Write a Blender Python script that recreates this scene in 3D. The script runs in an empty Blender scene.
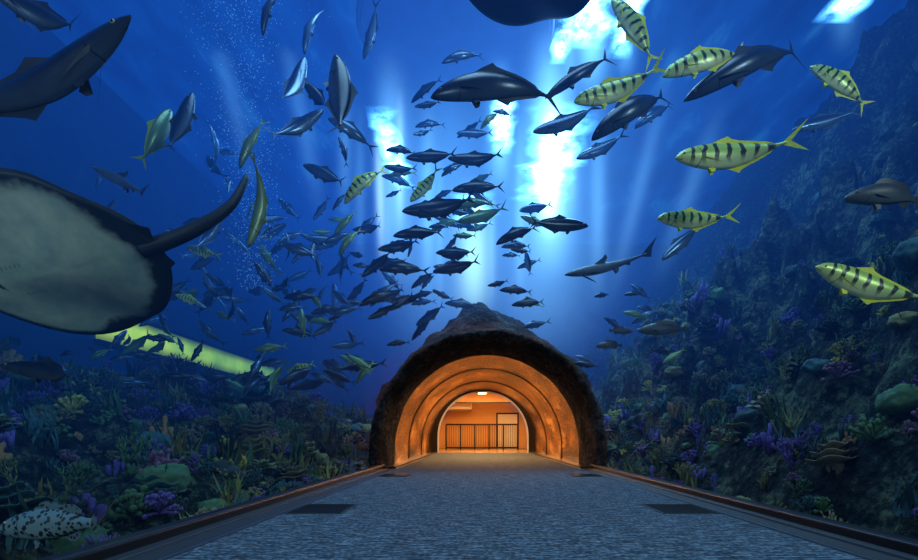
import bpy, bmesh, math, random
import numpy as np
from mathutils import Vector, Matrix, noise
random.seed(11)
S=bpy.context.scene
COL=S.collection
F=500.0; CX=478.0; CY=437.0; CAMX=-0.22; CAMZ=0.7
TR=2.5; TZ=0.45   # acrylic tunnel radius / centre height
PY=11.0           # portal position

S.view_settings.view_transform='Standard'

# ------------------------------------------------------------ helpers
def link(o,parent=None):
    COL.objects.link(o)
    if parent: o.parent=parent
    return o
def empty(name,loc=(0,0,0)):
    e=bpy.data.objects.new(name,None); e.location=loc; e.empty_display_size=.2
    return link(e)
def mesh_obj(name,verts,faces,mats,parent=None,smooth=True,mi=None):
    m=bpy.data.meshes.new(name); m.from_pydata([tuple(v) for v in verts],[],faces); 
    for k in mats: m.materials.append(k)
    if mi: 
        for p,i in zip(m.polygons,mi): p.material_index=i
    if smooth:
        for p in m.polygons: p.use_smooth=True
    m.update()
    return link(bpy.data.objects.new(name,m),parent)
def box(name,x0,x1,y0,y1,z0,z1,mat,parent=None,bev=0):
    v=[(x,y,z) for x in(x0,x1) for y in(y0,y1) for z in(z0,z1)]
    f=[(0,1,3,2),(4,6,7,5),(0,4,5,1),(2,3,7,6),(0,2,6,4),(1,5,7,3)]
    o=mesh_obj(name,v,f,[mat],parent,False)
    if bev:
        b=o.modifiers.new('b','BEVEL'); b.width=bev; b.segments=2
    return o
class NT:
    def __init__(s,name,surf=True):
        s.m=bpy.data.materials.new(name); s.m.use_nodes=True
        s.n=s.m.node_tree; s.n.nodes.clear()
        s.out=s.n.nodes.new('ShaderNodeOutputMaterial')
    def N(s,t,**k):
        n=s.n.nodes.new(t)
        for a,b in k.items():
            setattr(n,a,b)
        return n
    def L(s,a,b): s.n.links.new(a,b)
    def math(s,op,a,b=None,c=None,clamp=False):
        n=s.N('ShaderNodeMath',operation=op); n.use_clamp=clamp
        for i,v in enumerate((a,b,c)):
            if v is None: continue
            if isinstance(v,(int,float)): n.inputs[i].default_value=v
            else: s.L(v,n.inputs[i])
        return n.outputs[0]
    def mix(s,f,a,b):
        n=s.N('ShaderNodeMix',data_type='RGBA')
        for i,v in ((0,f),(6,a),(7,b)):
            if isinstance(v,(int,float)): n.inputs[i].default_value=v
            elif isinstance(v,tuple): n.inputs[i].default_value=(*v,1) if len(v)==3 else v
            else: s.L(v,n.inputs[i])
        return n.outputs[2]
    def ramp(s,f,stops):
        n=s.N('ShaderNodeValToRGB'); e=n.color_ramp.elements
        while len(e)<len(stops): e.new(.5)
        for q,(p,c) in zip(e,stops): q.position=p; q.color=(*c,1)
        s.L(f,n.inputs[0]); return n.outputs[0]
    def noise(s,vec,scale,detail=4,rough=.5):
        n=s.N('ShaderNodeTexNoise'); n.inputs['Scale'].default_value=scale
        n.inputs['Detail'].default_value=detail; n.inputs['Roughness'].default_value=rough
        if vec is not None: s.L(vec,n.inputs['Vector'])
        return n.outputs[0]
    def smooth(s,v,a,b):
        n=s.N('ShaderNodeMapRange',interpolation_type='SMOOTHSTEP')
        s.L(v,n.inputs[0]); n.inputs[1].default_value=a; n.inputs[2].default_value=b
        return n.outputs[0]
    def bsdf(s,col,rough=.5,metal=0,bump=None,bs=.3,bd=.02,emi=None,es=0,spec=.5):
        p=s.N('ShaderNodeBsdfPrincipled')
        for i,v in (('Base Color',col),('Roughness',rough),('Metallic',metal)):
            if isinstance(v,tuple): p.inputs[i].default_value=(*v,1)
            elif isinstance(v,(int,float)): p.inputs[i].default_value=v
            else: s.L(v,p.inputs[i])
        p.inputs['Specular IOR Level'].default_value=spec
        if bump is not None:
            b=s.N('ShaderNodeBump'); b.inputs['Strength'].default_value=bs; b.inputs['Distance'].default_value=bd
            s.L(bump,b.inputs['Height']); s.L(b.outputs[0],p.inputs['Normal'])
        if emi:
            p.inputs['Emission Color'].default_value=(*emi,1); p.inputs['Emission Strength'].default_value=es
        s.L(p.outputs[0],s.out.inputs[0]); return p
def simple(name,col,rough=.5,metal=0,emi=None,es=0,ns=None,amt=.3):
    t=NT(name)
    if ns:
        c=t.N('ShaderNodeTexCoord').outputs['Object']
        n=t.noise(c,ns)
        col2=tuple(v*(1-amt) for v in col); col3=tuple(min(1,v*(1+amt)) for v in col)
        t.bsdf(t.mix(n,col2,col3),rough,metal,bump=n,bs=.4,emi=emi,es=es)
    else: t.bsdf(col,rough,metal,emi=emi,es=es)
    return t.m
def emit(name,col,st):
    t=NT(name); e=t.N('ShaderNodeEmission'); e.inputs[0].default_value=(*col,1); e.inputs[1].default_value=st
    t.L(e.outputs[0],t.out.inputs[0]); return t.m
def sstep(a,b,v):
    t=min(1,max(0,(v-a)/(b-a))); return t*t*(3-2*t)

# ------------------------------------------------------------ arches
def arch(r,n=40,zc=TZ,zb=0.0):
    p=[(-r,zb)]
    for i in range(n+1):
        a=math.pi-math.pi*i/n
        p.append((r*math.cos(a),zc+r*math.sin(a)))
    p.append((r,zb)); return p
def arch_shell(name,ri,ro,y0,y1,mat,parent=None,zb=0.0,n=40,ri2=None,zci=TZ,zco=TZ):
    A=arch(ri,n,zci,zb); A2=arch(ri2 or ri,n,zci,zb); B=arch(ro,n,zco,zb); k=len(A)
    v=[(x,y0,z) for x,z in A]+[(x,y1,z) for x,z in A2]+[(x,y0,z) for x,z in B]+[(x,y1,z) for x,z in B]
    f=[]
    for i in range(k-1):
        f+=[(i,i+1,k+i+1,k+i),(2*k+i,3*k+i,3*k+i+1,2*k+i+1),(i,2*k+i,2*k+i+1,i+1),(k+i,k+i+1,3*k+i+1,3*k+i)]
    f+=[(0,k,3*k,2*k),(k-1,3*k-1,4*k-1,2*k-1)]
    o=mesh_obj(name,v,f,[mat],parent)
    es=o.modifiers.new('e','EDGE_SPLIT'); es.split_angle=math.radians(40)
    return o

# ------------------------------------------------------------ WATER VOLUME
SIG=(.100,.062,.048)
def water_material():
    t=NT('tank_water'); 
    pos=t.N('ShaderNodeNewGeometry').outputs['Position']
    sep=t.N('ShaderNodeSeparateXYZ'); t.L(pos,sep.inputs[0])
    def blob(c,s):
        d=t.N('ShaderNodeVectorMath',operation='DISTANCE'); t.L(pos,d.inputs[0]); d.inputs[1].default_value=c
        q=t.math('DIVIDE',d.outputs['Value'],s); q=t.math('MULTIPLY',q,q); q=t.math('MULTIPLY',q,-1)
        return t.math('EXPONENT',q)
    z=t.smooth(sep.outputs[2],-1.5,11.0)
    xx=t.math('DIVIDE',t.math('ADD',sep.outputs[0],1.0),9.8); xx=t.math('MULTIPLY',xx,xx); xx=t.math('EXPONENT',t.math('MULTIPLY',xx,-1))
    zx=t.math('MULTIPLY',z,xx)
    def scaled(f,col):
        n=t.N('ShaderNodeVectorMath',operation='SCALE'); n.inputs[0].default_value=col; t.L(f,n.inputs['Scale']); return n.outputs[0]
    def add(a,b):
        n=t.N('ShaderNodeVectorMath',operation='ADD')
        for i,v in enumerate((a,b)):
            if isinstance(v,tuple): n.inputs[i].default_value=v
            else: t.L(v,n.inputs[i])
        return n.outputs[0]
    L=add((.0005,.008,.036),scaled(zx,(.010,.115,.76)))  # scattered light painted as water emission, stronger higher up and mid-tank
    L=add(L,scaled(blob((1.6,18,11),4.8),(.17,.60,1.4)))  # bright core of the glow, also painted into the water's emission
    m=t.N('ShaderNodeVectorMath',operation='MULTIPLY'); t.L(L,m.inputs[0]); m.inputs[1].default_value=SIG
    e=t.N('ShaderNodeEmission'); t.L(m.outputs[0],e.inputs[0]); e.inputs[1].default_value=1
    ab=t.N('ShaderNodeVolumeAbsorption'); mx=max(SIG)*1.0001
    ab.inputs[0].default_value=tuple(1-s/mx for s in SIG)+(1,); ab.inputs[1].default_value=mx
    a=t.N('ShaderNodeAddShader'); t.L(ab.outputs[0],a.inputs[0]); t.L(e.outputs[0],a.inputs[1])
    t.L(a.outputs[0],t.out.inputs['Volume'])
    return t.m
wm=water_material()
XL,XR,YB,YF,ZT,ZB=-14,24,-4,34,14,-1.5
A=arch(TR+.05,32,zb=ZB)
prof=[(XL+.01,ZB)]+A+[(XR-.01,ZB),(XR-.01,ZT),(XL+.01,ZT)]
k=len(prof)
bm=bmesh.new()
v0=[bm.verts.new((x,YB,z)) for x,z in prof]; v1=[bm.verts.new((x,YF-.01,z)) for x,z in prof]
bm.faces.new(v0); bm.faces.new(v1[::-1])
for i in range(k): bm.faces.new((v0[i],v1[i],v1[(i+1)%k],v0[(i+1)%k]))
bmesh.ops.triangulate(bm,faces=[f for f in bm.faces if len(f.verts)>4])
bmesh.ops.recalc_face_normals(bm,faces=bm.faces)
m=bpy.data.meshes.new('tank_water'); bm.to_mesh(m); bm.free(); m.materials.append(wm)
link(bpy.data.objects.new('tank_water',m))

# light shafts painted as self-glowing volumes, no lamp casts them (radius 1, z -1..1)
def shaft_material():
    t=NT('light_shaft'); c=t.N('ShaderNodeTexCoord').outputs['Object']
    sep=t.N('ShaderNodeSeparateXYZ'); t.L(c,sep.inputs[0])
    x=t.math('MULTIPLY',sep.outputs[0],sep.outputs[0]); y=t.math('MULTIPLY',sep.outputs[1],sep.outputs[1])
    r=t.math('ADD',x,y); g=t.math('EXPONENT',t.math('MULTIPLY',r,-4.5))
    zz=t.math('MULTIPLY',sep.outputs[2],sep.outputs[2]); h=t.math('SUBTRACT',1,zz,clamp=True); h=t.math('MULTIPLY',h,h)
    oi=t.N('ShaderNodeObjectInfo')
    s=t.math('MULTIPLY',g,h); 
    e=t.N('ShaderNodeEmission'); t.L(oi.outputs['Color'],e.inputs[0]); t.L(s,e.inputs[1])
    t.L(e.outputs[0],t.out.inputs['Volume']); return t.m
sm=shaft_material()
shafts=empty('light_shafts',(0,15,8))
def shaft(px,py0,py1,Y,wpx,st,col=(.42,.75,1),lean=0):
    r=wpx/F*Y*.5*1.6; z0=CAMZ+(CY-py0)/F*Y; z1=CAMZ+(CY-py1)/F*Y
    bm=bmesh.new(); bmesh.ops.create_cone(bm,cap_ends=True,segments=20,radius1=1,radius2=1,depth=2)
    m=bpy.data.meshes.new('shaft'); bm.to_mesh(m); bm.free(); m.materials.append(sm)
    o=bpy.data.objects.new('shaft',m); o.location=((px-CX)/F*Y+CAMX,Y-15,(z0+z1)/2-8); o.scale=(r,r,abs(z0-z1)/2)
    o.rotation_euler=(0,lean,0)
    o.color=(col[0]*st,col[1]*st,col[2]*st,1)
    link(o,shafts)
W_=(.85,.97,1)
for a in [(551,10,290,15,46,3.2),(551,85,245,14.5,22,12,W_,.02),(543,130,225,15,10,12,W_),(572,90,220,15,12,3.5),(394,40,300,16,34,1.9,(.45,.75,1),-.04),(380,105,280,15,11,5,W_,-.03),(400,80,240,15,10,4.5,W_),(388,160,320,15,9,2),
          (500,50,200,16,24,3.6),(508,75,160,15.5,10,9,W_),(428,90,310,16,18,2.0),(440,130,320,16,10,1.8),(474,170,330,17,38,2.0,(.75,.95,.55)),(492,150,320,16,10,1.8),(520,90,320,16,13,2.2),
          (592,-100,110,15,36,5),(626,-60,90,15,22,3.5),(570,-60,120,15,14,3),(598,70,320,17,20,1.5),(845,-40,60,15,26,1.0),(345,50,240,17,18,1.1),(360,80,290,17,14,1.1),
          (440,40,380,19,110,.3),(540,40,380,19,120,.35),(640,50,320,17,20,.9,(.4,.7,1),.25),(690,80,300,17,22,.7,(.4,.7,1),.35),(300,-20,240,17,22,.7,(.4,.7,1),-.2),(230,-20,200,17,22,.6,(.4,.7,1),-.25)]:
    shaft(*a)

# ------------------------------------------------------------ tank walls + surface
wallm=simple('painted_tank_wall',(.03,.10,.2),.9,ns=.8,amt=.5)
box('wall_left',XL-.3,XL,YB,YF,ZB,ZT+.5,wallm)
box('wall_right',XR,XR+.3,YB,YF,ZB,ZT+.5,wallm)
box('wall_back',XL,XR,YF,YF+.3,ZB,ZT+.5,wallm)
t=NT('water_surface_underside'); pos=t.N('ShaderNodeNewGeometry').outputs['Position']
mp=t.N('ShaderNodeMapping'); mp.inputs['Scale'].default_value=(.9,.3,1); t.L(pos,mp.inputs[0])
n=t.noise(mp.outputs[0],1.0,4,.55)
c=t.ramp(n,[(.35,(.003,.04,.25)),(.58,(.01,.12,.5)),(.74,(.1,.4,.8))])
e=t.N('ShaderNodeEmission'); t.L(c,e.inputs[0]); e.inputs[1].default_value=.75; t.L(e.outputs[0],t.out.inputs[0])  # skylight on the ripples painted in: the surface itself glows
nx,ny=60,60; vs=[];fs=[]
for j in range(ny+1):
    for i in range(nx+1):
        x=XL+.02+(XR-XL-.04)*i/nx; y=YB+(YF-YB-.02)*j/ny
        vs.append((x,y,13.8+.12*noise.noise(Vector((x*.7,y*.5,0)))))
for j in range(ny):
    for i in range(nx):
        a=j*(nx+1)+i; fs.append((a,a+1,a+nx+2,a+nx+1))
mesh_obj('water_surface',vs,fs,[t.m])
# skylight patches seen through the ripples: soft-edged emission by vertex attribute
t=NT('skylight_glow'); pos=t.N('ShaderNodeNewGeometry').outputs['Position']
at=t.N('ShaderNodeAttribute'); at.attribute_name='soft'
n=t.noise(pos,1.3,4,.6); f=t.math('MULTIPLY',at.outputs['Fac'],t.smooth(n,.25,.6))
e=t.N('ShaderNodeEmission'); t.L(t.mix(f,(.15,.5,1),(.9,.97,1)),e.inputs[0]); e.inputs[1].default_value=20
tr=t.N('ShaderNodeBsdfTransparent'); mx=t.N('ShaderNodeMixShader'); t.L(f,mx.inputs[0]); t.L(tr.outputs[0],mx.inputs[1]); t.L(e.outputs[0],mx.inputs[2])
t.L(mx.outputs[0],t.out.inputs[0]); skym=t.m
sky=empty('skylight_panels',(0,20,13.55))
for px,p0,p1,w in [(551,100,210,60),(503,80,155,30),(393,105,190,28),(592,-30,50,58),(630,-30,60,30),(850,-25,24,44),(562,10,65,24),(474,190,228,44)]:
    Y0=12.85*F/(CY-p0); Y1=12.85*F/(CY-p1); x0=(px-CX)/F; vs=[];fs=[];at=[];N=20;M=10
    for j in range(N+1):
        Y=Y0+(Y1-Y0)*j/N; X=x0*(Y0+Y1)/2+CAMX; hw=w/F*(Y0+Y1)/4
        dx=.5*hw*noise.noise(Vector((Y*1.1,px,0))); hw*=1+.5*noise.noise(Vector((Y*1.5,px,5)))
        for i in range(M+1):
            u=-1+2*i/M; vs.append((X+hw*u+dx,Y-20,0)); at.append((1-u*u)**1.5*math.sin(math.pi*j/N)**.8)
    for j in range(N):
        for i in range(M):
            a=j*(M+1)+i; fs.append((a,a+1,a+M+2,a+M+1))
    o=mesh_obj('panel',vs,fs,[skym],sky)
    A_=o.data.attributes.new('soft','FLOAT','POINT')
    for i,v in enumerate(at): A_.data[i].value=max(0,v)
# round disc at the surface, darker than the water around it
discm=simple('surface_disc_blue',(.08,.14,.34),.6,ns=2)
pf=empty('surface_disc',(-.9,15.6,13.3))
bm=bmesh.new(); bmesh.ops.create_cone(bm,cap_ends=True,segments=64,radius1=2.9,radius2=3.0,depth=.25)
m=bpy.data.meshes.new('disc_body'); bm.to_mesh(m); bm.free(); m.materials.append(discm); link(bpy.data.objects.new('disc_body',m),pf)
bpy.ops.mesh.primitive_torus_add(major_radius=2.95,minor_radius=.1,major_segments=64,location=(0,0,0)); o=bpy.context.object; o.name='rim'; o.data.materials.append(discm); o.parent=pf

# yellow lit viewing window on left wall
vw=empty('viewing_window',(XL,24,5))
zt=CAMZ+.335*(-XL-.22); zb_=CAMZ+.255*(-XL-.22)
t=NT('window_warm_light'); pos=t.N('ShaderNodeNewGeometry').outputs['Position']; n=t.noise(pos,.7,3)
sp_=t.N('ShaderNodeSeparateXYZ'); t.L(pos,sp_.inputs[0]); fz=t.math('MULTIPLY',t.smooth(sp_.outputs[2],zb_-.1,zb_+.5),t.smooth(sp_.outputs[2],zt+.05,zt-.4))
e=t.N('ShaderNodeEmission'); t.L(t.ramp(n,[(.3,(.4,.42,.05)),(.7,(1,.75,.06))]),e.inputs[0]); t.L(t.math('ADD',.6,t.math('MULTIPLY',fz,2.8)),e.inputs[1]); t.L(e.outputs[0],t.out.inputs[0])
framem=simple('window_frame_metal',(.03,.04,.05),.4,.8)
box('pane',.02,.1,-6.0,9.6,zb_-5,zt-5,t.m,vw)
for zz in (zb_-.12,zt): box('frame_rail',0.01,.2,-6.1,9.7,zz-5,zz+.12-5,framem,vw)

# ------------------------------------------------------------ walkway
t=NT('ribbed_carpet'); pos=t.N('ShaderNodeNewGeometry').outputs['Position']
mp=t.N('ShaderNodeMapping'); mp.inputs['Scale'].default_value=(6,36,1); t.L(pos,mp.inputs[0])
n1=t.noise(mp.outputs[0],1,3,.7); n2=t.noise(pos,32,2); n3=t.noise(pos,1.2,3)
nn=t.math('ADD',t.math('MULTIPLY',n1,.6),t.math('MULTIPLY',n2,.4))
c=t.ramp(nn,[(.41,(.010,.017,.028)),(.5,(.05,.075,.10)),(.60,(.20,.26,.31))])
c=t.mix(t.math('MULTIPLY',n3,.3),c,(.025,.04,.06))
t.bsdf(c,.95,bump=nn,bs=.8,bd=.015,spec=.2); carpet=t.m
box('floor',-2.0,2.0,-4,22,-.12,0,carpet)
blackm=simple('black_trim',(.008,.009,.011),.35); rubber=simple('black_rubber',(.02,.022,.026),.6,ns=30)
alu=simple('brushed_aluminium',(.25,.27,.3),.35,.9); baset=simple('concrete_base',(.05,.055,.06),.8,ns=3)
for s,nm in ((-1,'trim_1'),(1,'trim_2')):
    e=empty(nm,(s*2.2,5,0))
    def b(n,a,c_,z0,z1,m,bev=0):
        x0,x1=sorted((s*a-s*2.2,s*c_-s*2.2)); box(n,x0,x1,-9,17,z0,z1,m,e,bev)
    b('edge_strip',2.0,2.02,-.12,.01,alu); b('track',2.02,2.2,-.12,.004,rubber); b('groove_strip',2.2,2.215,-.12,.02,alu)
    b('outer_track',2.215,2.34,-.12,.006,rubber); b('curb',2.34,2.5,-1.2,.07,blackm,.012); b('curb_line',2.36,2.37,.066,.078,alu)
for s in (-1,1):
    for y in (4.85,9.1):
        g=empty('floor_grate',(s*1.72,y,0))
        box('plate',-.26,.26,-.3,.3,-.01,.006,rubber,g)
        for i in range(8): box('slat',-.24,.24,-.27+i*.075,-.24+i*.075,.004,.012,blackm,g)
box('walkway_base',-2.45,2.45,-4,29,-1.5,-.125,baset)

# acrylic
t=NT('acrylic'); tr=t.N('ShaderNodeBsdfTransparent'); tr.inputs[0].default_value=(.93,.97,1,1)
gl=t.N('ShaderNodeBsdfGlossy'); gl.inputs['Roughness'].default_value=.02; gl.inputs[0].default_value=(1,1,1,1)
mx=t.N('ShaderNodeMixShader'); mx.inputs[0].default_value=.012; t.L(tr.outputs[0],mx.inputs[1]); t.L(gl.outputs[0],mx.inputs[2])
t.L(mx.outputs[0],t.out.inputs[0]); acr=t.m
A=arch(TR,64,zb=.07); k=len(A)
vs=[(x,-4,z) for x,z in A]+[(x,PY-.1,z) for x,z in A]
mesh_obj('acrylic_tunnel',vs,[(i,i+1,k+i+1,k+i) for i in range(k-1)],[acr])

# ------------------------------------------------------------ portal tunnel
t=NT('bronze_panel'); pos=t.N('ShaderNodeNewGeometry').outputs['Position']
mp=t.N('ShaderNodeMapping'); mp.inputs['Scale'].default_value=(1,.35,1); t.L(pos,mp.inputs[0])
n=t.noise(mp.outputs[0],1.8,6,.7); n2=t.noise(pos,9,3)
c=t.ramp(n,[(.38,(.04,.015,.006)),(.5,(.36,.14,.035)),(.62,(.95,.52,.15))])
t.bsdf(c,.22,.5,bump=t.math('ADD',n,t.math('MULTIPLY',n2,.1)),bs=.6,bd=.08); bronze=t.m
ribm=simple('dark_rib',(.04,.025,.018),.35,.6)
pt=empty('portal_tunnel',(0,PY,0))
def psh(n,ri,ro,y0,y1,m,ri2=None,zci=TZ): 
    o=arch_shell(n,ri,ro,y0-PY,y1-PY,m,pt,zb=-.1,ri2=ri2,zci=zci); return o
psh('outer_shell',2.30,2.54,PY+1.2,22,bronze)
for y in (15.0,18.4):
    psh('panel_joint',2.275,2.31,y,y+.06,ribm)
psh('exit_frame',1.97,2.31,21.8,22.0,simple('exit_dark_frame',(.015,.01,.008),.4,.3),zci=.72)
arch_shell('exit_bead',1.93,1.985,21.75-PY,21.95-PY,simple('pale_steel_bead',(.6,.68,.75),.35,.2),pt,zb=-.1,zci=.72,zco=.72)
for s in (-1,1):
    x0,x1=sorted((s*2.03,s*2.31)); box('kick_plate',x0,x1,.0,10.9,-.1,.05,ribm,pt)
# end room
warmw=simple('warm_wall',(.85,.46,.16),.8,ns=2,amt=.1); whitep=simple('pale_panel',(.9,.8,.6),.6)
rm=empty('lobby_room',(0,25,0))
box('room_floor',-3,3,-3,6,-.1,0,simple('lobby_floor',(.25,.15,.08),.25),rm)
box('room_ceiling',-3,3,-2.9,6,3.05,3.15,warmw,rm)
box('room_wall_far',-3,3,5.9,6,0,3.05,warmw,rm)
box('room_wall_l',-3.1,-3,-2.9,6,0,3.05,warmw,rm); box('room_wall_r',3,3.1,-2.9,6,0,3.05,warmw,rm)
box('door_panel',1.0,2.2,5.8,5.9,0,2.1,whitep,rm); box('door_frame',.9,2.3,5.84,5.92,0,2.2,ribm,rm)
box('beam',-3,3,2.5,2.9,2.6,3.05,warmw,rm); box('beam_edge',-3,3,2.46,2.5,2.56,2.62,ribm,rm); box('soffit',-3,-.6,3.5,5.8,2.3,3.05,whitep,rm)
lampm=emit('lobby_downlight',(1,.65,.3),16)
for x in (-1.6,0,1.6):
    for y in (0,1.6,4): box('downlight',x-.2,x+.2,y-.2,y+.2,3.0,3.04,lampm,rm)
def tube(bm,pts,rad,seg=6,cap=True):
    rings=[]
    for i,p in enumerate(pts):
        p=Vector(p); d=(Vector(pts[min(i+1,len(pts)-1)])-Vector(pts[max(i-1,0)])).normalized()
        a=d.orthogonal().normalized(); b=d.cross(a); r=rad[i] if isinstance(rad,(list,tuple)) else rad
        rings.append([bm.verts.new(p+(a*math.cos(2*math.pi*j/seg)+b*math.sin(2*math.pi*j/seg))*r) for j in range(seg)])
    for i in range(len(rings)-1):
        best=min(range(seg),key=lambda s:(rings[i][0].co-rings[i+1][s].co).length)
        R=rings[i+1][best:]+rings[i+1][:best]; rings[i+1]=R
        for j in range(seg): bm.faces.new((rings[i][j],rings[i][(j+1)%seg],R[(j+1)%seg],R[j]))
    if cap: bm.faces.new(rings[-1]); bm.faces.new(rings[0][::-1])
def bm_obj(bm,name,mats,parent=None,link_=True):
    bmesh.ops.recalc_face_normals(bm,faces=bm.faces)
    m=bpy.data.meshes.new(name); bm.to_mesh(m); bm.free()
    for k in mats: m.materials.append(k)
    for p in m.polygons: p.use_smooth=True
    if not link_: return m
    return link(bpy.data.objects.new(name,m),parent)
bm=bmesh.new()
for z in (.1,1.4): tube(bm,[(-2.0,28,z),(2.0,28,z)],.045,8)
for i in range(6): tube(bm,[(-2+.8*i,28,0),(-2+.8*i,28,1.4)],.045,8)
for i in range(40): tube(bm,[(-2+.1*i,28,.1),(-2+.1*i,28,1.4)],.012,5)
bm_obj(bm,'guard_railing',[ribm])

# rock mound over portal, rolling over the entrance as a rough overhang
def rockmat(name,c1,c2,c3,sc=.9,bd=.5):
    t=NT(name); pos=t.N('ShaderNodeNewGeometry').outputs['Position']
    n=t.noise(pos,sc,8,.65); n2=t.noise(pos,sc*7,5,.7)
    v=t.N('ShaderNodeTexVoronoi'); v.inputs['Scale'].default_value=sc*2.2; t.L(pos,v.inputs['Vector'])
    h=t.math('ADD',n,t.math('MULTIPLY',n2,.5)); h=t.math('ADD',h,t.math('MULTIPLY',v.outputs[0],.4))
    f=t.math('ADD',t.math('MULTIPLY',n,.55),t.math('MULTIPLY',n2,.45))
    c=t.ramp(f,[(.42,c1),(.51,c2),(.60,c3)])
    t.bsdf(c,.9,bump=h,bs=1,bd=bd,spec=.15); return t.m
rock=rockmat('reef_rock',(.002,.005,.005),(.03,.045,.034),(.24,.27,.14),1.3,.6)
rockd=rockmat('mound_rock',(.006,.007,.009),(.03,.030,.032),(.11,.09,.075),1.6,.25)
def frac(x,y,z,o=5): return noise.fractal(Vector((x,y,z)),1.0,2.0,o)
vs=[];fs=[];NA,NY=110,84
rows=[(PY+1.35,2.27,0),(PY+1.2,2.24,.3),(PY+.95,2.255,.6),(PY+.7,2.29,.9),(PY+.45,2.34,1),(PY+.22,2.40,1),(PY+.05,2.46,1),(PY-.04,2.52,1),(PY-.05,2.57,1),(PY-.0,2.62,.8)]
for y,r0,nz in rows:
    for i in range(NA+1):
        a=math.pi*i/NA; c_,s_=math.cos(a),math.sin(a)
        r=r0+nz*(.05*frac(4*c_,y*3,4*s_,4)+.03*frac(11*c_,y*8,11*s_,3))
        vs.append((r*c_,y+nz*.06*frac(3*c_,y*2,3*s_+7,4),TZ+r*s_ if i not in (0,NA) else -.1))
for j in range(1,NY+1):
    y=PY+13*j/NY
    env=sstep(0,.8,y-PY)*.5+ .5*sstep(.5,3,y-PY)
    for i in range(NA+1):
        a=math.pi*i/NA
        pk=math.exp(-((a-1.64)/.26)**2)*.75+.42*math.exp(-((a-1.5)/.75)**2)+.25*math.exp(-((a-.85)/.2)**2)+.15*math.exp(-((a-2.4)/.3)**2)
        r=2.62+env*(.0+.90*pk+.5*abs(frac(1.8*math.cos(a),y*.6,1.8*math.sin(a)))+.2*frac(6*math.cos(a),y*2,6*math.sin(a)))
        r=max(r,2.58)
        vs.append((r*math.cos(a),y,TZ+r*math.sin(a) if i not in (0,NA) else -.8))
for j in range(NY+len(rows)-1):
    for i in range(NA):
        a=j*(NA+1)+i; fs.append((a,a+1,a+NA+2,a+NA+1))
mesh_obj('portal_rock_mound',vs,fs,[rockd])

# ------------------------------------------------------------ terrain
def HL(x,y):
    d=-x-2.6
    h=-.5+1.0*sstep(0,5,d)+1.15*sstep(6,12,y)*sstep(-.3,1.5,d)+.6*sstep(4,10,d)
    h+=.8*frac(x*.45,y*.45,3.3,5)*sstep(-.1,1.2,d)+.3*frac(x*1.6,y*1.6,9,4)
    return h
def HR(x,y):
    d=x-2.7
    h=-.5+.35*sstep(0,1,d)+ 1.15*max(0,d-.4)
    h+=.8*max(0,x-10)
    am=sstep(0,3,d)
    h+=am*(2.0*frac(x*.28,y*.28,1.3,6)+1.4*abs(frac(x*.7+4,y*.7,5,5))+.8*frac(x*1.9,y*1.5,7,5))+.2*frac(x*1.6,y*1.6,4,4)
    q=h/1.4+.35*frac(x*.4,y*.4,8,3); fl=math.floor(q); h=h+.6*am*1.4*(fl+sstep(.4,1,q-fl)-q)
    return h
def terrain(name,x0,x1,y0,y1,nx,ny,H,pw):
    vs=[];fs=[]
    for j in range(ny+1):
        y=y0+(y1-y0)*(j/ny)**1.3
        for i in range(nx+1):
            x=x0+(x1-x0)*(i/nx)**pw; vs.append((x,y,max(-1.45,min(13.5,H(x,y)))))
    for j in range(ny):
        for i in range(nx):
            a=j*(nx+1)+i; fs.append((a,a+1,a+nx+2,a+nx+1))
    return mesh_obj(name,vs,fs,[rock])
terrain('reef_bed',-2.52,XL+.02,-3.9,33.9,130,190,HL,1.3)
terrain('rock_slope',2.52,XR-.02,-3.9,33.9,280,280,HR,1.4)

# ------------------------------------------------------------ corals
cm={}
def CM(n,c): 
    cm[n]=simple('coral_'+n,c,.8,ns=9,amt=.7)
for n,c in dict(green=(.06,.13,.045),olive=(.20,.18,.045),orange=(.34,.15,.045),purple=(.12,.07,.26),tan=(.20,.16,.09),teal=(.025,.09,.09),pink=(.19,.08,.14),dark=(.02,.035,.032),yellow=(.5,.42,.07)).items(): CM(n,c)
def branching(seed,flat=False):
    rnd=random.Random(seed); bm=bmesh.new()
    def br(p,d,L,r,dep):
        q=p+d*L; mid=(p+q)/2+Vector((rnd.uniform(-1,1),rnd.uniform(-1,1)*(not flat),rnd.uniform(-1,1)))*L*.08
        tube(bm,[p,mid,q],[r,r*.85,r*.65],5)
        if dep==0: return
        for k in range(rnd.choice((2,3))):
            a=Vector((rnd.uniform(-1,1),rnd.uniform(-1,1)*(.08 if flat else 1),rnd.uniform(-.1,.7))).normalized()
            br(q,(d+a*.85).normalized(),L*rnd.uniform(.65,.85),r*.68,dep-1)
    for k in range(2 if flat else 5):
        d=Vector((rnd.uniform(-.7,.7),rnd.uniform(-.7,.7)*(.1 if flat else 1),1)).normalized()
        br(Vector((0,0,-.1)),d,.30,.05,4 if flat else 3)
    return bm
def brain(seed):
    bm=bmesh.new(); bmesh.ops.create_icosphere(bm,subdivisions=4,radius=.5)
    for v in bm.verts:
        n=v.co.normalized(); g=abs(noise.noise(n*5+Vector((seed,0,0)))); h=noise.noise(n*1.6+Vector((0,seed,0)))
        v.co=n*(.5+.12*h+.09*g); v.co.z=v.co.z*.7+.12
    return bm
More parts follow.
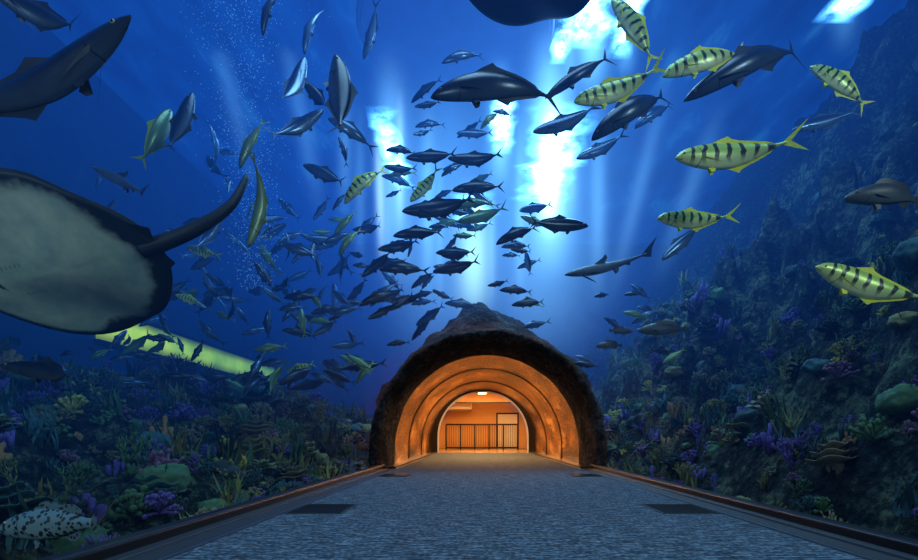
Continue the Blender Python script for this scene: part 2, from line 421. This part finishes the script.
def plate(seed):
    rnd=random.Random(seed); bm=bmesh.new(); 
    for L in range(3):
        z=.12+L*.16; R=.6-.13*L; ox,oy=rnd.uniform(-.12,.12),rnd.uniform(-.12,.12)
        rings=[]
        for ri,(rr,zz) in enumerate(((.08,-.14),(.12,-.03),(.5,.02),(1,.08),(1.0,.10),(.5,.05),(0.05,.03))):
            rg=[]
            for j in range(28):
                a=2*math.pi*j/28; w=1+.18*noise.noise(Vector((math.cos(a)*1.5,math.sin(a)*1.5,seed+L)))+.06*math.sin(7*a)
                rg.append(bm.verts.new((ox+R*rr*w*math.cos(a),oy+R*rr*w*math.sin(a),z+zz+.04*math.sin(5*a)*rr)))
            rings.append(rg)
        for a,b in zip(rings,rings[1:]):
            for j in range(28): bm.faces.new((a[j],a[(j+1)%28],b[(j+1)%28],b[j]))
    tube(bm,[(0,0,-.2),(0,0,.5)],[.12,.07],10)
    return bm
def tubes(seed):
    rnd=random.Random(seed); bm=bmesh.new()
    for k in range(9):
        a=rnd.uniform(0,6.28); r=rnd.uniform(.05,.3); h=rnd.uniform(.35,.9); R=rnd.uniform(.05,.09)
        x,y=r*math.cos(a),r*math.sin(a); lx,ly=x*.5,y*.5
        tube(bm,[(x*.5,y*.5,-.1),(x+lx*.3,y+ly*.3,h*.5),(x+lx,y+ly,h*.97),(x+lx,y+ly,h),(x+lx,y+ly,h*.8)],[R*.7,R,R*1.25,R*.95,R*.5],9)
    return bm
def weed(seed):
    rnd=random.Random(seed); bm=bmesh.new()
    for k in range(26):
        a=rnd.uniform(0,6.28); x,y=rnd.uniform(-.25,.25),rnd.uniform(-.25,.25); h=rnd.uniform(.4,1.0); w=rnd.uniform(.025,.06)
        dx,dy=math.cos(a),math.sin(a); prev=None; ph=rnd.uniform(0,6)
        for i in range(7):
            t=i/6; wd=w*math.sin(math.pi*(.15+.82*t)); c=Vector((x+dx*.3*t*t+.05*math.sin(ph+5*t),y+dy*.3*t*t+.05*math.cos(ph+4*t),h*t-.05))
            p=(bm.verts.new(c+Vector((-dy*wd,dx*wd,0))),bm.verts.new(c+Vector((dy*wd,-dx*wd,0))))
            if prev: bm.faces.new((prev[0],prev[1],p[1],p[0]))
            prev=p
    return bm
def soft(seed):
    rnd=random.Random(seed); bm=bmesh.new()
    for k in range(34):
        a=rnd.uniform(0,6.28); e=rnd.uniform(.1,1.5); d=Vector((math.cos(a)*math.cos(e),math.sin(a)*math.cos(e),math.sin(e)))
        L=rnd.uniform(.3,.5); tube(bm,[(0,0,0),d*L*.5+Vector((0,0,.02)),d*L],[.05,.035,.03],6)
        bmesh.ops.create_icosphere(bm,subdivisions=1,radius=rnd.uniform(.05,.08),matrix=Matrix.Translation(d*L))
    return bm
kinds=[]
def reg(nm,fn,cols,n=2):
    for i in range(n):
        base=None
        for c in cols:
            if base is None: me=bm_obj(fn(i*7+1),nm,[cm[c]],link_=False); base=me
            else: me=base.copy(); me.materials[0]=cm[c]
            kinds.append((nm,me))
reg('branching_coral',branching,['tan','green','dark','purple','olive','teal'],3)
reg('fan_coral',lambda s:branching(s,True),['purple','dark','olive'])
reg('brain_coral',brain,['olive','dark','teal','green'])
reg('plate_coral',plate,['teal','tan','dark','olive'])
reg('tube_sponge',tubes,['purple','dark','orange'])
reg('seaweed',weed,['green','olive','teal','dark'],3)
reg('soft_coral',soft,['green','tan','pink','purple','olive','dark','yellow'])
wts=[{'seaweed':1.6,'branching_coral':1.3,'soft_coral':1.6,'brain_coral':.8,'plate_coral':.8}.get(k[0],.6) for k in kinds]
GX,GY=-3.0,3.5   # clearing in the reef for the spotted grouper
def scatter(parent,n,xr,yr,H,smin,smax,seed,pw=1.5):
    rnd=random.Random(seed)
    for i in range(n):
        u=rnd.random()**pw; x=xr[0]+(xr[1]-xr[0])*u; y=yr[0]+(yr[1]-yr[0])*rnd.random()**1.1
        nm,me=rnd.choices(kinds,wts)[0]; s=rnd.uniform(smin,smax)*(1+.05*y)
        if abs(x)-s*.6<2.56: x=math.copysign(2.6+s*.6,x)
        rot=(rnd.uniform(-.2,.2),rnd.uniform(-.2,.2),rnd.uniform(0,6.28)); sz=rnd.uniform(.8,1.3)
        if x<0 and abs(x-GX)<.75 and -1.1<y-GY<.55: continue
        o=bpy.data.objects.new(nm,me); o.location=(x,y,H(x,y)-.04*s); o.rotation_euler=rot
        o.scale=(s,s,s*sz); link(o,parent)
cl=empty('coral_reef'); scatter(cl,1200,(-2.7,-10),(1.2,16),HL,.14,.48,5)
cr=empty('coral_reef'); scatter(cr,900,(2.7,6.0),(1.5,17),HR,.12,.36,8); scatter(cr,420,(4,10),(4,18),HR,.10,.26,18,1.2)

# ------------------------------------------------------------ FISH
def catmull(P,n):
    P=[np.array(p,float) for p in P]; out=[]
    for i in range(len(P)-1):
        p0=P[max(i-1,0)];p1=P[i];p2=P[i+1];p3=P[min(i+2,len(P)-1)]
        for k in range(n):
            t=k/n; out.append(.5*((2*p1)+(-p0+p2)*t+(2*p0-5*p1+4*p2-p3)*t*t+(-p0+3*p1-3*p2+p3)*t**3))
    out.append(P[-1]); return out
def vs_(prof,k): return [(x,t*k,b*k,w*(.5+.5*k)) for x,t,b,w in prof]
SP={}
_j=[(.5,.0,-.012,.004),(.47,.038,-.038,.026),(.40,.083,-.068,.045),(.30,.118,-.098,.06),(.15,.14,-.125,.07),(0,.132,-.125,.066),(-.15,.095,-.09,.05),(-.27,.048,-.045,.028),(-.35,.02,-.02,.013),(-.395,.016,-.016,.008)]
SP['jack']=dict(prof=vs_(_j,.80),
  dor=([.17,.13,.08,.03,-.05,-.13,-.2,-.27,-.32],[.0,.03,.06,.035,.02,.018,.016,.014,.0],.06),
  ana=([.02,-.02,-.06,-.12,-.2,-.27,-.32],[.0,.05,.03,.02,.016,.014,.0],.06),
  tail=(.125,.095,.03),pec=(.27,-.02,.17,.028),pel=(.2,.05),eye=(.415,.017,.013))
_g=[(.5,-.005,-.018,.004),(.475,.03,-.045,.026),(.42,.082,-.07,.045),(.32,.128,-.105,.06),(.16,.158,-.135,.068),(0,.15,-.138,.064),(-.15,.108,-.10,.048),(-.27,.052,-.05,.028),(-.35,.02,-.02,.013),(-.395,.016,-.016,.008)]
SP['golden']=dict(SP['jack'],prof=vs_(_g,.82),tail=(.14,.10,.035),eye=(.425,.02,.015))
SP['king']=dict(prof=[(.5,.0,-.008,.003),(.46,.022,-.026,.018),(.38,.048,-.05,.034),(.25,.07,-.07,.046),(.1,.08,-.08,.05),(-.05,.072,-.074,.046),(-.2,.05,-.052,.034),(-.32,.022,-.024,.018),(-.40,.012,-.012,.01),(-.42,.012,-.012,.008)],
  dor=([.12,.08,.04,-.02,-.1,-.2,-.3],[.0,.06,.045,.025,.02,.014,.0],.05),ana=([-.02,-.06,-.1,-.18,-.3],[.0,.055,.035,.016,.0],.05),
  tail=(.15,.08,.03),pec=(.28,-.02,.16,.03),pel=(.18,.05),eye=(.42,.012,.012))
SP['shark']=dict(prof=[(.5,.004,-.004,.004),(.46,.022,-.018,.026),(.38,.042,-.036,.046),(.26,.06,-.052,.055),(.12,.068,-.06,.056),(-.04,.056,-.052,.046),(-.2,.034,-.034,.028),(-.32,.02,-.02,.015),(-.40,.012,-.014,.01),(-.44,.01,-.01,.006)],
  dor=([.13,.09,.05,.02,.0],[.0,.06,.10,.05,.0],.08),ana=([-.22,-.25,-.28],[.0,.035,.0],.03),
  tail=None,pec=(.25,-.03,.22,.06),pel=(-.08,.06),eye=(.42,.01,.008))
SP['grouper']=dict(prof=[(.5,-.01,-.03,.006),(.47,.03,-.06,.04),(.40,.07,-.085,.065),(.28,.11,-.11,.08),(.12,.13,-.125,.08),(-.03,.12,-.11,.07),(-.18,.085,-.075,.05),(-.30,.05,-.045,.03),(-.36,.042,-.038,.02),(-.40,.042,-.038,.012)],
  dor=([.2,.16,.1,.0,-.1,-.18,-.26,-.30],[.0,.05,.06,.05,.05,.065,.05,.0],.03),ana=([-.08,-.12,-.17,-.23,-.27],[.0,.05,.06,.05,.0],.03),
  tail=(.085,.1,-.02),pec=(.24,-.04,.14,.05),pel=(.2,.08),eye=(.40,.035,.014))
def fishmats(sp,top,belly,fin,rough=.35,metal=.2):
    t=NT(sp+'_skin'); c=t.N('ShaderNodeTexCoord').outputs['Object']; sep=t.N('ShaderNodeSeparateXYZ'); t.L(c,sep.inputs[0])
    X,Y,Z=sep.outputs; nz=t.noise(c,9,4)
    f=t.smooth(t.math('ADD',Z,t.math('MULTIPLY',t.math('SUBTRACT',nz,.5),.05)),-.1,.05)
    col=t.mix(f,belly,top)
    if sp.startswith('golden'):
        w=t.math('SINE',t.math('ADD',t.math('MULTIPLY',X,58),t.math('MULTIPLY',t.math('SUBTRACT',nz,.5),5)))
        zc=t.smooth(Z,-.09,-.0); ed=t.smooth(X,-.36,-.30); ed2=t.smooth(X,.46,.40)
        w=t.smooth(w,.3,.6); w=t.math('MULTIPLY',t.math('MULTIPLY',w,zc),t.math('MULTIPLY',ed,ed2))
        col=t.mix(t.math('MULTIPLY',w,.97),col,(.008,.012,.015))
    if sp.startswith('spotted'):
        v=t.N('ShaderNodeTexVoronoi'); v.inputs['Scale'].default_value=24; t.L(c,v.inputs['Vector'])
        col=t.mix(t.smooth(v.outputs[0],.46,.38),col,(.01,.018,.022))
    dx=t.math('SUBTRACT',X,.38); r=t.math('SQRT',t.math('ADD',t.math('MULTIPLY',dx,dx),t.math('MULTIPLY',Z,Z)))
    g=t.math('LESS_THAN',t.math('ABSOLUTE',t.math('SUBTRACT',r,.115)),.004); g=t.math('MULTIPLY',g,t.math('LESS_THAN',X,.32)); g=t.math('MULTIPLY',g,t.math('LESS_THAN',t.math('ABSOLUTE',Z),.09))
    mo=t.math('LESS_THAN',t.math('ABSOLUTE',t.math('ADD',Z,t.math('ADD',.018,t.math('MULTIPLY',t.math('SUBTRACT',.5,X),.25)))),.003); mo=t.math('MULTIPLY',mo,t.math('GREATER_THAN',X,.44))
    col=t.mix(t.math('MULTIPLY',t.math('MAXIMUM',g,mo),.75),col,(.01,.012,.015))
    sc=t.N('ShaderNodeTexVoronoi'); sc.inputs['Scale'].default_value=90; t.L(c,sc.inputs['Vector'])
    t.bsdf(col,rough,metal,bump=sc.outputs[0],bs=.06,bd=.004)
    t2=NT(sp+'_fin'); c=t2.N('ShaderNodeTexCoord').outputs['Object']; mp=t2.N('ShaderNodeMapping'); mp.inputs['Scale'].default_value=(14,14,60); mp.inputs['Rotation'].default_value=(0,.3,0); t2.L(c,mp.inputs[0])
    n=t2.noise(mp.outputs[0],1,2); fc=t2.mix(n,tuple(v*.6 for v in fin),tuple(min(1,v*1.3) for v in fin))
    if sp.startswith('spotted'):
        v=t2.N('ShaderNodeTexVoronoi'); v.inputs['Scale'].default_value=30; t2.L(c,v.inputs['Vector'])
        fc=t2.mix(t2.smooth(v.outputs[0],.46,.38),fc,(.01,.018,.022))
    t2.bsdf(fc,.5)
    return [t.m,t2.m,eyew,eyeb]
eyew=simple('fish_eye_iris',(.4,.38,.2),.2); eyeb=simple('fish_eye_pupil',(.005,.005,.008),.05)
MT={'golden_trevally':fishmats('golden',(.42,.56,.10),(.95,.95,.48),(.98,.88,.04)),
 'jack':fishmats('jack',(.010,.020,.04),(.08,.12,.18),(.01,.02,.04),.28,.3),
 'blue':fishmats('bluejack',(.04,.09,.17),(.34,.46,.6),(.04,.09,.15),.25,.55),
 'green':fishmats('greenjack',(.12,.22,.10),(.40,.50,.26),(.34,.40,.05),.3,.3),
 'shark':fishmats('shark',(.03,.05,.08),(.2,.26,.32),(.03,.05,.08),.5,0),
 'grouper':fishmats('grouper',(.02,.026,.032),(.10,.13,.15),(.03,.034,.04),.5,0),
 'spotted':fishmats('spotted',(.13,.23,.26),(.30,.42,.44),(.12,.2,.23),.5,0)}
def fish_mesh(name,sp,bend,mats):
    d=SP[sp]; P=catmull(d['prof'],3); seg=14; V=[];Fc=[];MI=[]
    topf=lambda x: float(np.interp(x,[p[0] for p in P][::-1],[p[1] for p in P][::-1]))
    botf=lambda x: float(np.interp(x,[p[0] for p in P][::-1],[p[2] for p in P][::-1]))
    widf=lambda x: float(np.interp(x,[p[0] for p in P][::-1],[p[3] for p in P][::-1]))
    for (x,tp,bt,w) in P:
        mid=(tp+bt)/2; h=(tp-bt)/2
        for j in range(seg):
            a=2*math.pi*j/seg; s_,c_=math.sin(a),math.cos(a)
            V.append([x,w*c_*(1-.25*abs(s_)),mid+h*s_])
    for i in range(len(P)-1):
        for j in range(seg):
            a=i*seg+j; b=i*seg+(j+1)%seg; Fc.append((a,b,b+seg,a+seg)); MI.append(0)
    V.append([P[0][0]+.004,0,(P[0][1]+P[0][2])/2]); c0=len(V)-1
    for j in range(seg): Fc.append((c0,(j+1)%seg,j)); MI.append(0)
    b0=(len(P)-1)*seg; Fc.append(tuple(b0+j for j in range(seg))); MI.append(0)
    def quadstrip(A,B,mid=1):
        base=len(V)
        for a,b in zip(A,B): V.append(list(a)); V.append([(a[k]+b[k])/2 for k in range(3)]); V.append(list(b))
        for i in range(len(A)-1):
            q=base+3*i; Fc.append((q,q+3,q+4,q+1)); Fc.append((q+1,q+4,q+5,q+2)); MI.extend((1,1))
    xs,hs,sw=d['dor']; quadstrip([(x,0,topf(x)-.012) for x in xs],[(x-sw*min(1,h/.06),0,topf(x)+h) for x,h in zip(xs,hs)])
    xs,hs,sw=d['ana']; quadstrip([(x,0,botf(x)+.012) for x in xs],[(x-sw*min(1,h/.06),0,botf(x)-h) for x,h in zip(xs,hs)])
    if d['tail']:
        H,Ln,fork=d['tail']; px_=P[-1][0]+.02; A=[];B=[]
        n=13
        for i in range(n):
            u=-1+2*i/(n-1); A.append((px_-.01*(1-abs(u)),0,u*.015))
            if fork>0: xe=px_-(fork+.01)-Ln*abs(u)**1.15
            else: xe=px_-Ln*(1-.25*abs(u)**3)
            B.append((xe,0,u*H*(abs(u)**.25)))
        quadstrip(A,B)
    else:
        quadstrip([(-.40,0,.012),(-.43,0,.012),(-.45,0,0),(-.43,0,-.01),(-.40,0,-.014)],[(-.47,0,.07),(-.56,0,.135),(-.50,0,.035),(-.48,0,-.06),(-.44,0,-.04)])
    px_,pz,pl,pw=d['pec']
    for s in (-1,1):
        w=widf(px_)*.92; sharky=(sp=='shark')
        dr=Vector((-.75,s*(.9 if sharky else .42),-.35 if not sharky else -.25)).normalized(); nn=7; A=[];B=[]
        for i in range(nn):
            u=i/(nn-1); wd=pw*(1-u)**.8*(1 if u>0 else .7)
            c=Vector((px_,s*w,pz))+dr*pl*u+Vector((-.04*u*u,0,-.03*u*u))
            A.append(c+Vector((wd*.6 if sharky else .1*wd,0,wd*.5*(not sharky)))); B.append(c+Vector((-wd*.8,0,-wd*.5)))
        quadstrip(A,B)
        px2,pl2=d['pel']; zb=botf(px2)+.01
        quadstrip([(px2,s*.012,zb),(px2-.02,s*.014,zb),(px2-.04,s*.012,zb)],[(px2-.03,s*.03,zb-pl2),(px2-.06,s*.03,zb-pl2*.8),(px2-.07,s*.02,zb-pl2*.25)])
    ex,ez,er=d['eye']
    for s in (-1,1):
        for (rr,off,mi) in ((er,0,2),(er*.62,er*.55,3)):
            y0=s*(widf(ex)*.86-er*.35+off); base=len(V); R,Sg=6,10
            for i in range(R+1):
                th=math.pi*i/R
                for j in range(Sg):
                    ph=2*math.pi*j/Sg; V.append([ex+rr*math.sin(th)*math.cos(ph),y0+rr*math.cos(th)*s,ez+rr*math.sin(th)*math.sin(ph)])
            for i in range(R):
                for j in range(Sg):
                    a=base+i*Sg+j; b=base+i*Sg+(j+1)%Sg; Fc.append((a,b,b+Sg,a+Sg)); MI.append(mi)
    for v in V:
        x=v[0]; v[1]+=bend*((x-.1)**2*.9 if x<.1 else (x-.1)**2*.3)
    m=bpy.data.meshes.new(name); m.from_pydata([tuple(v) for v in V],[],Fc)
    for k in mats: m.materials.append(k)
    for p,i in zip(m.polygons,MI): p.material_index=i; p.use_smooth=True
    m.update(); return m
LIB={}
KD={'golden_trevally':('golden','golden_trevally'),'giant_trevally':('jack','jack'),'bluefin_trevally':('jack','blue'),'green_jack':('jack','green'),
    'kingfish':('king','jack'),'barracuda':('king','blue'),'reef_shark':('shark','shark'),'grouper':('grouper','grouper'),'spotted_grouper':('grouper','spotted')}
for k,(sp,mt) in KD.items(): LIB[k]=[fish_mesh(k,sp,b,MT[mt]) for b in (-.9,-.35,.35,.9)]
def orient(ang,yaw,roll):
    a=math.radians(ang); t=math.radians(yaw)
    d=Vector((math.cos(a)*math.cos(t),math.sin(t),math.sin(a)*math.cos(t)))
    up=Vector((0,0,1))
    if abs(d.z)>.93: up=Vector((-math.copysign(1,d.x+1e-6)*math.copysign(1,d.z)*1,0,.25))
    up=(up-d*up.dot(d)).normalized(); side=up.cross(d)
    M=Matrix((d,side,up)).transposed().to_4x4()
    return M@Matrix.Rotation(math.radians(roll),4,'X')
def fish(kind,px,py,Y,lpx,ang,yaw=None,roll=0,v=None,parent=None):
    dx=(px-CX)/F; dz=(CY-py)/F
    while True:
        x=dx*Y+CAMX; z=dz*Y+CAMZ
        if math.hypot(x,z-TZ)>TR+.35+.12*lpx/F*Y: break
        Y+=.2
    if yaw is None: yaw=random.uniform(-22,22)
    L=lpx/F*Y/max(.5,math.cos(math.radians(yaw)))*.97
    me=LIB[kind][random.randrange(4) if v is None else v]
    o=bpy.data.objects.new(kind,me); o.matrix_world=Matrix.Translation((x,Y,z))@orient(ang,yaw,roll)@Matrix.Scale(L,4)
    link(o)
    if parent: o.parent=parent
    return o
G='golden_trevally';D='giant_trevally';B_='bluefin_trevally';K='kingfish';H='reef_shark';GR='green_jack'
L_=[(G,730,157,4.6,112,180,5),(G,692,221,5.2,74,177,0),(G,866,287,4.0,108,155,8),(G,841,84,5.0,72,138,10),(G,706,60,5.0,90,196,5),
(G,615,92,5.4,90,196,0),(G,634,28,5.6,80,122,5),(G,362,182,7,56,222,10),(GR,262,205,5.2,88,248,15),(GR,158,135,5.5,72,80,20),(GR,250,142,6.5,56,240,10),
(GR,200,250,8,36,165,10),(GR,348,240,8,36,232,10),(G,425,187,8.5,44,226,0),(GR,482,217,9,52,192,0),(GR,302,322,9,32,100,10),(GR,472,203,9,44,190,5),
(D,497,85,4.8,140,184,4),(K,752,60,5.0,148,207,5),(D,633,108,6.0,100,214,5),(K,578,74,6.5,80,213,5),(D,558,225,7,64,2,10),(D,517,233,8,48,205,5),
(D,440,209,7.5,78,183,5),(D,432,157,8,54,180,5),(D,476,160,8,58,176,5),(D,478,187,8,54,184,5),(D,418,233,8,52,186,0),(D,456,253,9,42,178,5),(D,457,268,9,50,188,5),
(D,403,268,8.5,52,180,5),(D,378,297,8,44,201,5),(D,383,312,9,34,205,5),(D,378,264,9,42,218,5),(D,400,247,9,46,186,5),(D,398,343,10,24,190,0),
(D,340,98,5.0,110,98,15),(B_,325,175,7,54,152,10),(D,182,125,5.2,80,82,15),(H,122,182,6,80,152,10),(B_,295,88,6.5,74,78,15),(B_,298,128,6,64,40,10),
(D,268,6,6,54,250,10),(D,42,18,3.8,100,155,-10),(K,42,88,2.9,235,40,5),(B_,372,32,8,54,250,10),(D,318,98,7,52,130,10),
(B_,310,25,8,54,250,10),(B_,350,130,7,54,150,0),
('grouper',892,194,3.9,88,180,5),('grouper',664,329,8,50,181,5),('grouper',620,331,9,26,0,5),('grouper',610,345,9,28,182,5),
(H,605,268,8,84,190,5),(B_,565,124,7,68,194,5),(B_,680,244,8,50,222,5),(D,498,284,10,22,190,5),(D,516,290,10,34,178,5),(D,528,303,10,34,186,5),
(B_,528,264,10,28,100,5),(B_,824,122,8,60,190,10),(B_,655,112,10,50,215,5),(D,428,105,9,28,185,5),
('spotted_grouper',56,524,3.35,128,184,8),(B_,462,55,8,44,195,5),
(K,50,372,4.4,115,172,10),(B_,210,235,8,48,60,10),(B_,300,250,8,44,160,10),(B_,345,310,9,36,190,10),(D,300,296,9,38,182,10),(B_,405,300,10,34,184,5),
(GR,490,118,9,28,225,5),(B_,600,150,9,52,200,5),(G,205,253,8,36,165,10),(GR,345,222,9,34,230,0),(GR,270,348,9,34,190,0),(G,190,300,8,30,160,0),(G,300,368,10,30,200,0)]
for a in L_: fish(a[0],a[1],a[2],a[3],a[4],a[5],a[6] if len(a)>6 else None)
sh=empty('fish_shoal')
rnd=random.Random(4)
for i in range(240):
    if i<85: px,py=rnd.gauss(270,75),rnd.gauss(270,55); ang=rnd.choice([rnd.gauss(185,18),rnd.gauss(225,20),rnd.gauss(120,25),rnd.gauss(60,20)])
    elif i<145: px,py=rnd.gauss(430,50),rnd.gauss(228,50); ang=rnd.gauss(188,14)
    elif i<205: px,py=rnd.uniform(150,370),rnd.uniform(285,392); ang=rnd.gauss(180,30)
    elif i<218: px,py=rnd.uniform(580,680),rnd.uniform(290,370); ang=rnd.gauss(180,20)
    else: px,py=rnd.uniform(10,200),rnd.uniform(335,385); ang=rnd.gauss(180,30)
    py=min(py,385)
    if i<205: px=max(100,min(px,535))
    fish(rnd.choice([B_,B_,B_,D,D,GR]),px,py,rnd.uniform(8.5,13),rnd.uniform(18,38) if i<205 else rnd.uniform(16,28),ang,rnd.uniform(-35,35),parent=sh)

# ------------------------------------------------------------ STINGRAY
def ray_mesh(name,mats,curl=.12,tailpts=None,tr=.032):
    V=[];Fc=[];MI=[]; NR,NA=14,64
    def outline(a):
        c,s=math.cos(a),math.sin(a)
        p=1.75
        r=1/((abs(c)/.58)**p+(abs(s)/.54)**p)**(1/p)
        r*=1+.05*math.exp(-((a if a<math.pi else a-2*math.pi)/.25)**2)
        return r
    def z_of(u,a,top):
        body=math.exp(-(u*abs(math.sin(a))*2.6)**2)
        th=(1-u**2)**.8*(.022+.06*body)
        return th if top else -th*.45
    def warp(x,y):
        return curl*(abs(y)/.6)**2*.8+ .045*math.sin(8*x+5*abs(y))*(abs(y)/.6)
    idx={}
    for top in (1,0):
        for i in range(NR+1):
            u=i/NR
            for j in range(NA):
                if i==0 and j>0: idx[(top,i,j)]=idx[(top,0,0)]; continue
                if i==NR and top==0: idx[(top,i,j)]=idx[(1,i,j)]; continue
                a=2*math.pi*j/NA; r=outline(a)*u; x=r*math.cos(a); y=r*math.sin(a)
                V.append((x,y,z_of(u,a,top)+warp(x,y))); idx[(top,i,j)]=len(V)-1
        for i in range(NR):
            for j in range(NA):
                q=[idx[(top,i,j)],idx[(top,i+1,j)],idx[(top,i+1,(j+1)%NA)],idx[(top,i,(j+1)%NA)]]
                q=list(dict.fromkeys(q))
                if len(q)>=3: Fc.append(tuple(q if top else q[::-1])); MI.append(0 if top else 1)
    m=bpy.data.meshes.new(name); 
    bm=bmesh.new(); vv=[bm.verts.new(v) for v in V]
    for f,mi in zip(Fc,MI):
        try: ff=bm.faces.new([vv[k] for k in f]); ff.material_index=mi
        except ValueError: pass
    tp=tailpts or [(-.42,0,.01),(-.6,0,.02),(-.8,.02,.03),(-1.0,.06,.02),(-1.25,.1,.0)]
    C=[tuple(p) for p in catmull(tp,5)]; n=len(C)
    tube(bm,C,[tr*(1-k/n)**.6+.005 for k in range(n)],10)
    for s in (-1,1):
        pts=[(-.44,s*.03,0),(-.40,s*.13,0),(-.50,s*.17,0),(-.59,s*.12,0),(-.57,s*.04,0)]
        bm.faces.new([bm.verts.new(p) for p in pts])
    for s in (-1,1):
        bmesh.ops.create_icosphere(bm,subdivisions=2,radius=.022,matrix=Matrix.Translation((.30,s*.075,.055)))
        for g in range(5):
            x=.26-g*.025; f=[bm.verts.new(p) for p in ((x,s*.08,-.038),(x+.003,s*.08,-.038),(x-.004,s*.10,-.037),(x-.007,s*.10,-.037))]
            ff=bm.faces.new(f); ff.material_index=0
    f=[bm.verts.new(p) for p in ((.36,-.04,-.033),(.372,0,-.034),(.36,.04,-.033),(.352,0,-.034))]; bm.faces.new(f)
    bmesh.ops.recalc_face_normals(bm,faces=bm.faces)
    bm.to_mesh(m); bm.free()
    for k in mats: m.materials.append(k)
    for p in m.polygons: p.use_smooth=True
    return m
rt=simple('ray_back_skin',(.012,.02,.03),.6,ns=6,amt=.5)
t=NT('ray_belly_skin'); c=t.N('ShaderNodeTexCoord').outputs['Object']; n=t.noise(c,4,5,.6)
mpv=t.N('ShaderNodeMapping'); mpv.inputs['Scale'].default_value=(1/.58,1/.54,0); mpv.inputs['Location'].default_value=(-.10,0,0); t.L(c,mpv.inputs[0])
ln=t.N('ShaderNodeVectorMath',operation='LENGTH'); t.L(mpv.outputs[0],ln.inputs[0])
cc=t.ramp(n,[(.3,(.32,.44,.38)),(.62,(.75,.78,.55))])
ff=t.math('ADD',ln.outputs['Value'],t.math('MULTIPLY',t.math('SUBTRACT',n,.5),.45))
cc=t.mix(t.smooth(ff,.78,.92),cc,(.014,.025,.035)); t.bsdf(cc,.6,bump=n,bs=.3); rb=t.m
def place_ray(name,me,px,py,Y,scale,fwd,up):
    f=Vector(fwd).normalized(); u=Vector(up); u=(u-f*u.dot(f)).normalized(); s=u.cross(f)
    M=Matrix((f,s,u)).transposed().to_4x4()
    o=bpy.data.objects.new(name,me); o.matrix_world=Matrix.Translation(((px-CX)/F*Y+CAMX,Y,(CY-py)/F*Y+CAMZ))@M@Matrix.Scale(scale,4)
    return link(o)
me=ray_mesh('stingray',[rt,rb],.06,[(-.46,0,.02),(-.62,.0,.04),(-.82,.02,.08),(-1.0,.04,.20),(-1.10,.08,.40)],.05)
place_ray('stingray',me,62,268,4.3,1.50,(-1,.0,-.22),(-.22,.55,.83))
me2=ray_mesh('stingray',[rt,rt],.22)
place_ray('stingray',me2,532,-22,5.2,1.25,(-1,.1,.05),(0,.15,1))

# ------------------------------------------------------------ bubbles
bm=bmesh.new(); rnd=random.Random(9)
for i in range(1900):
    py=rnd.uniform(-10,290); w=9+ (300-py)*.06; px=rnd.gauss(238+(py/300)*18,w); Y=9+rnd.gauss(0,.5)
    bmesh.ops.create_icosphere(bm,subdivisions=1,radius=rnd.uniform(.004,.012),matrix=Matrix.Translation(((px-CX)/F*Y+CAMX,Y,(CY-py)/F*Y+CAMZ)))
t=NT('air_bubble'); t.bsdf((.35,.6,.9),.1,emi=(.2,.5,1),es=.15)
bm_obj(bm,'air_bubbles',[t.m])

# ------------------------------------------------------------ lights
def area(name,loc,target,size,en,col):
    l=bpy.data.lights.new(name,'AREA'); l.energy=en; l.size=size; l.color=col
    o=bpy.data.objects.new(name,l); o.location=loc; o.rotation_euler=(Vector(target)-Vector(loc)).to_track_quat('-Z','Y').to_euler(); return link(o)
area('tank_area_light',(2,16,13.2),(1,15,0),7,3800,(.7,.88,1))
area('tank_area_light',(0,4,13.2),(0,5,0),6,1200,(.7,.88,1))  # unseen overhead light added to brighten the fish from above
area('tank_area_light',(6,-2.5,6.5),(4,6,5.0),1.8,560,(1,.97,.80))  # unseen front fill added to bring out the golden fish
area('tank_area_light',(-6,-2,3),(-4,6,2.0),2.0,170,(.9,.97,.95))  # unseen front fill added to lift the left reef
area('lobby_lamp',(0,24.5,2.9),(0,24.5,0),2,480,(1,.56,.22))
area('portal_fill',(0,20,2.6),(0,20,0),1.0,170,(1,.50,.19))  # warm fills added along the portal to colour its walls, no fixtures modelled
area('portal_fill',(0,16.8,2.6),(0,16.8,0),1.2,240,(1,.50,.19))
area('portal_fill',(0,13.8,2.6),(0,14.2,0),.8,80,(1,.50,.2))
w=bpy.data.worlds.new('deep_room'); S.world=w; w.use_nodes=True
w.node_tree.nodes['Background'].inputs[0].default_value=(.01,.03,.08,1); w.node_tree.nodes['Background'].inputs[1].default_value=.3
# ------------------------------------------------------------ camera
cd=bpy.data.cameras.new('camera'); cam=bpy.data.objects.new('camera',cd); link(cam)
cam.location=(CAMX,0,CAMZ); cam.rotation_euler=(math.pi/2,0,0)
cd.sensor_width=36; cd.lens=F/918*36; cd.shift_x=-(CX-459)/918; cd.shift_y=(CY-280)/918; cd.clip_start=.05; cd.clip_end=200
S.camera=cam
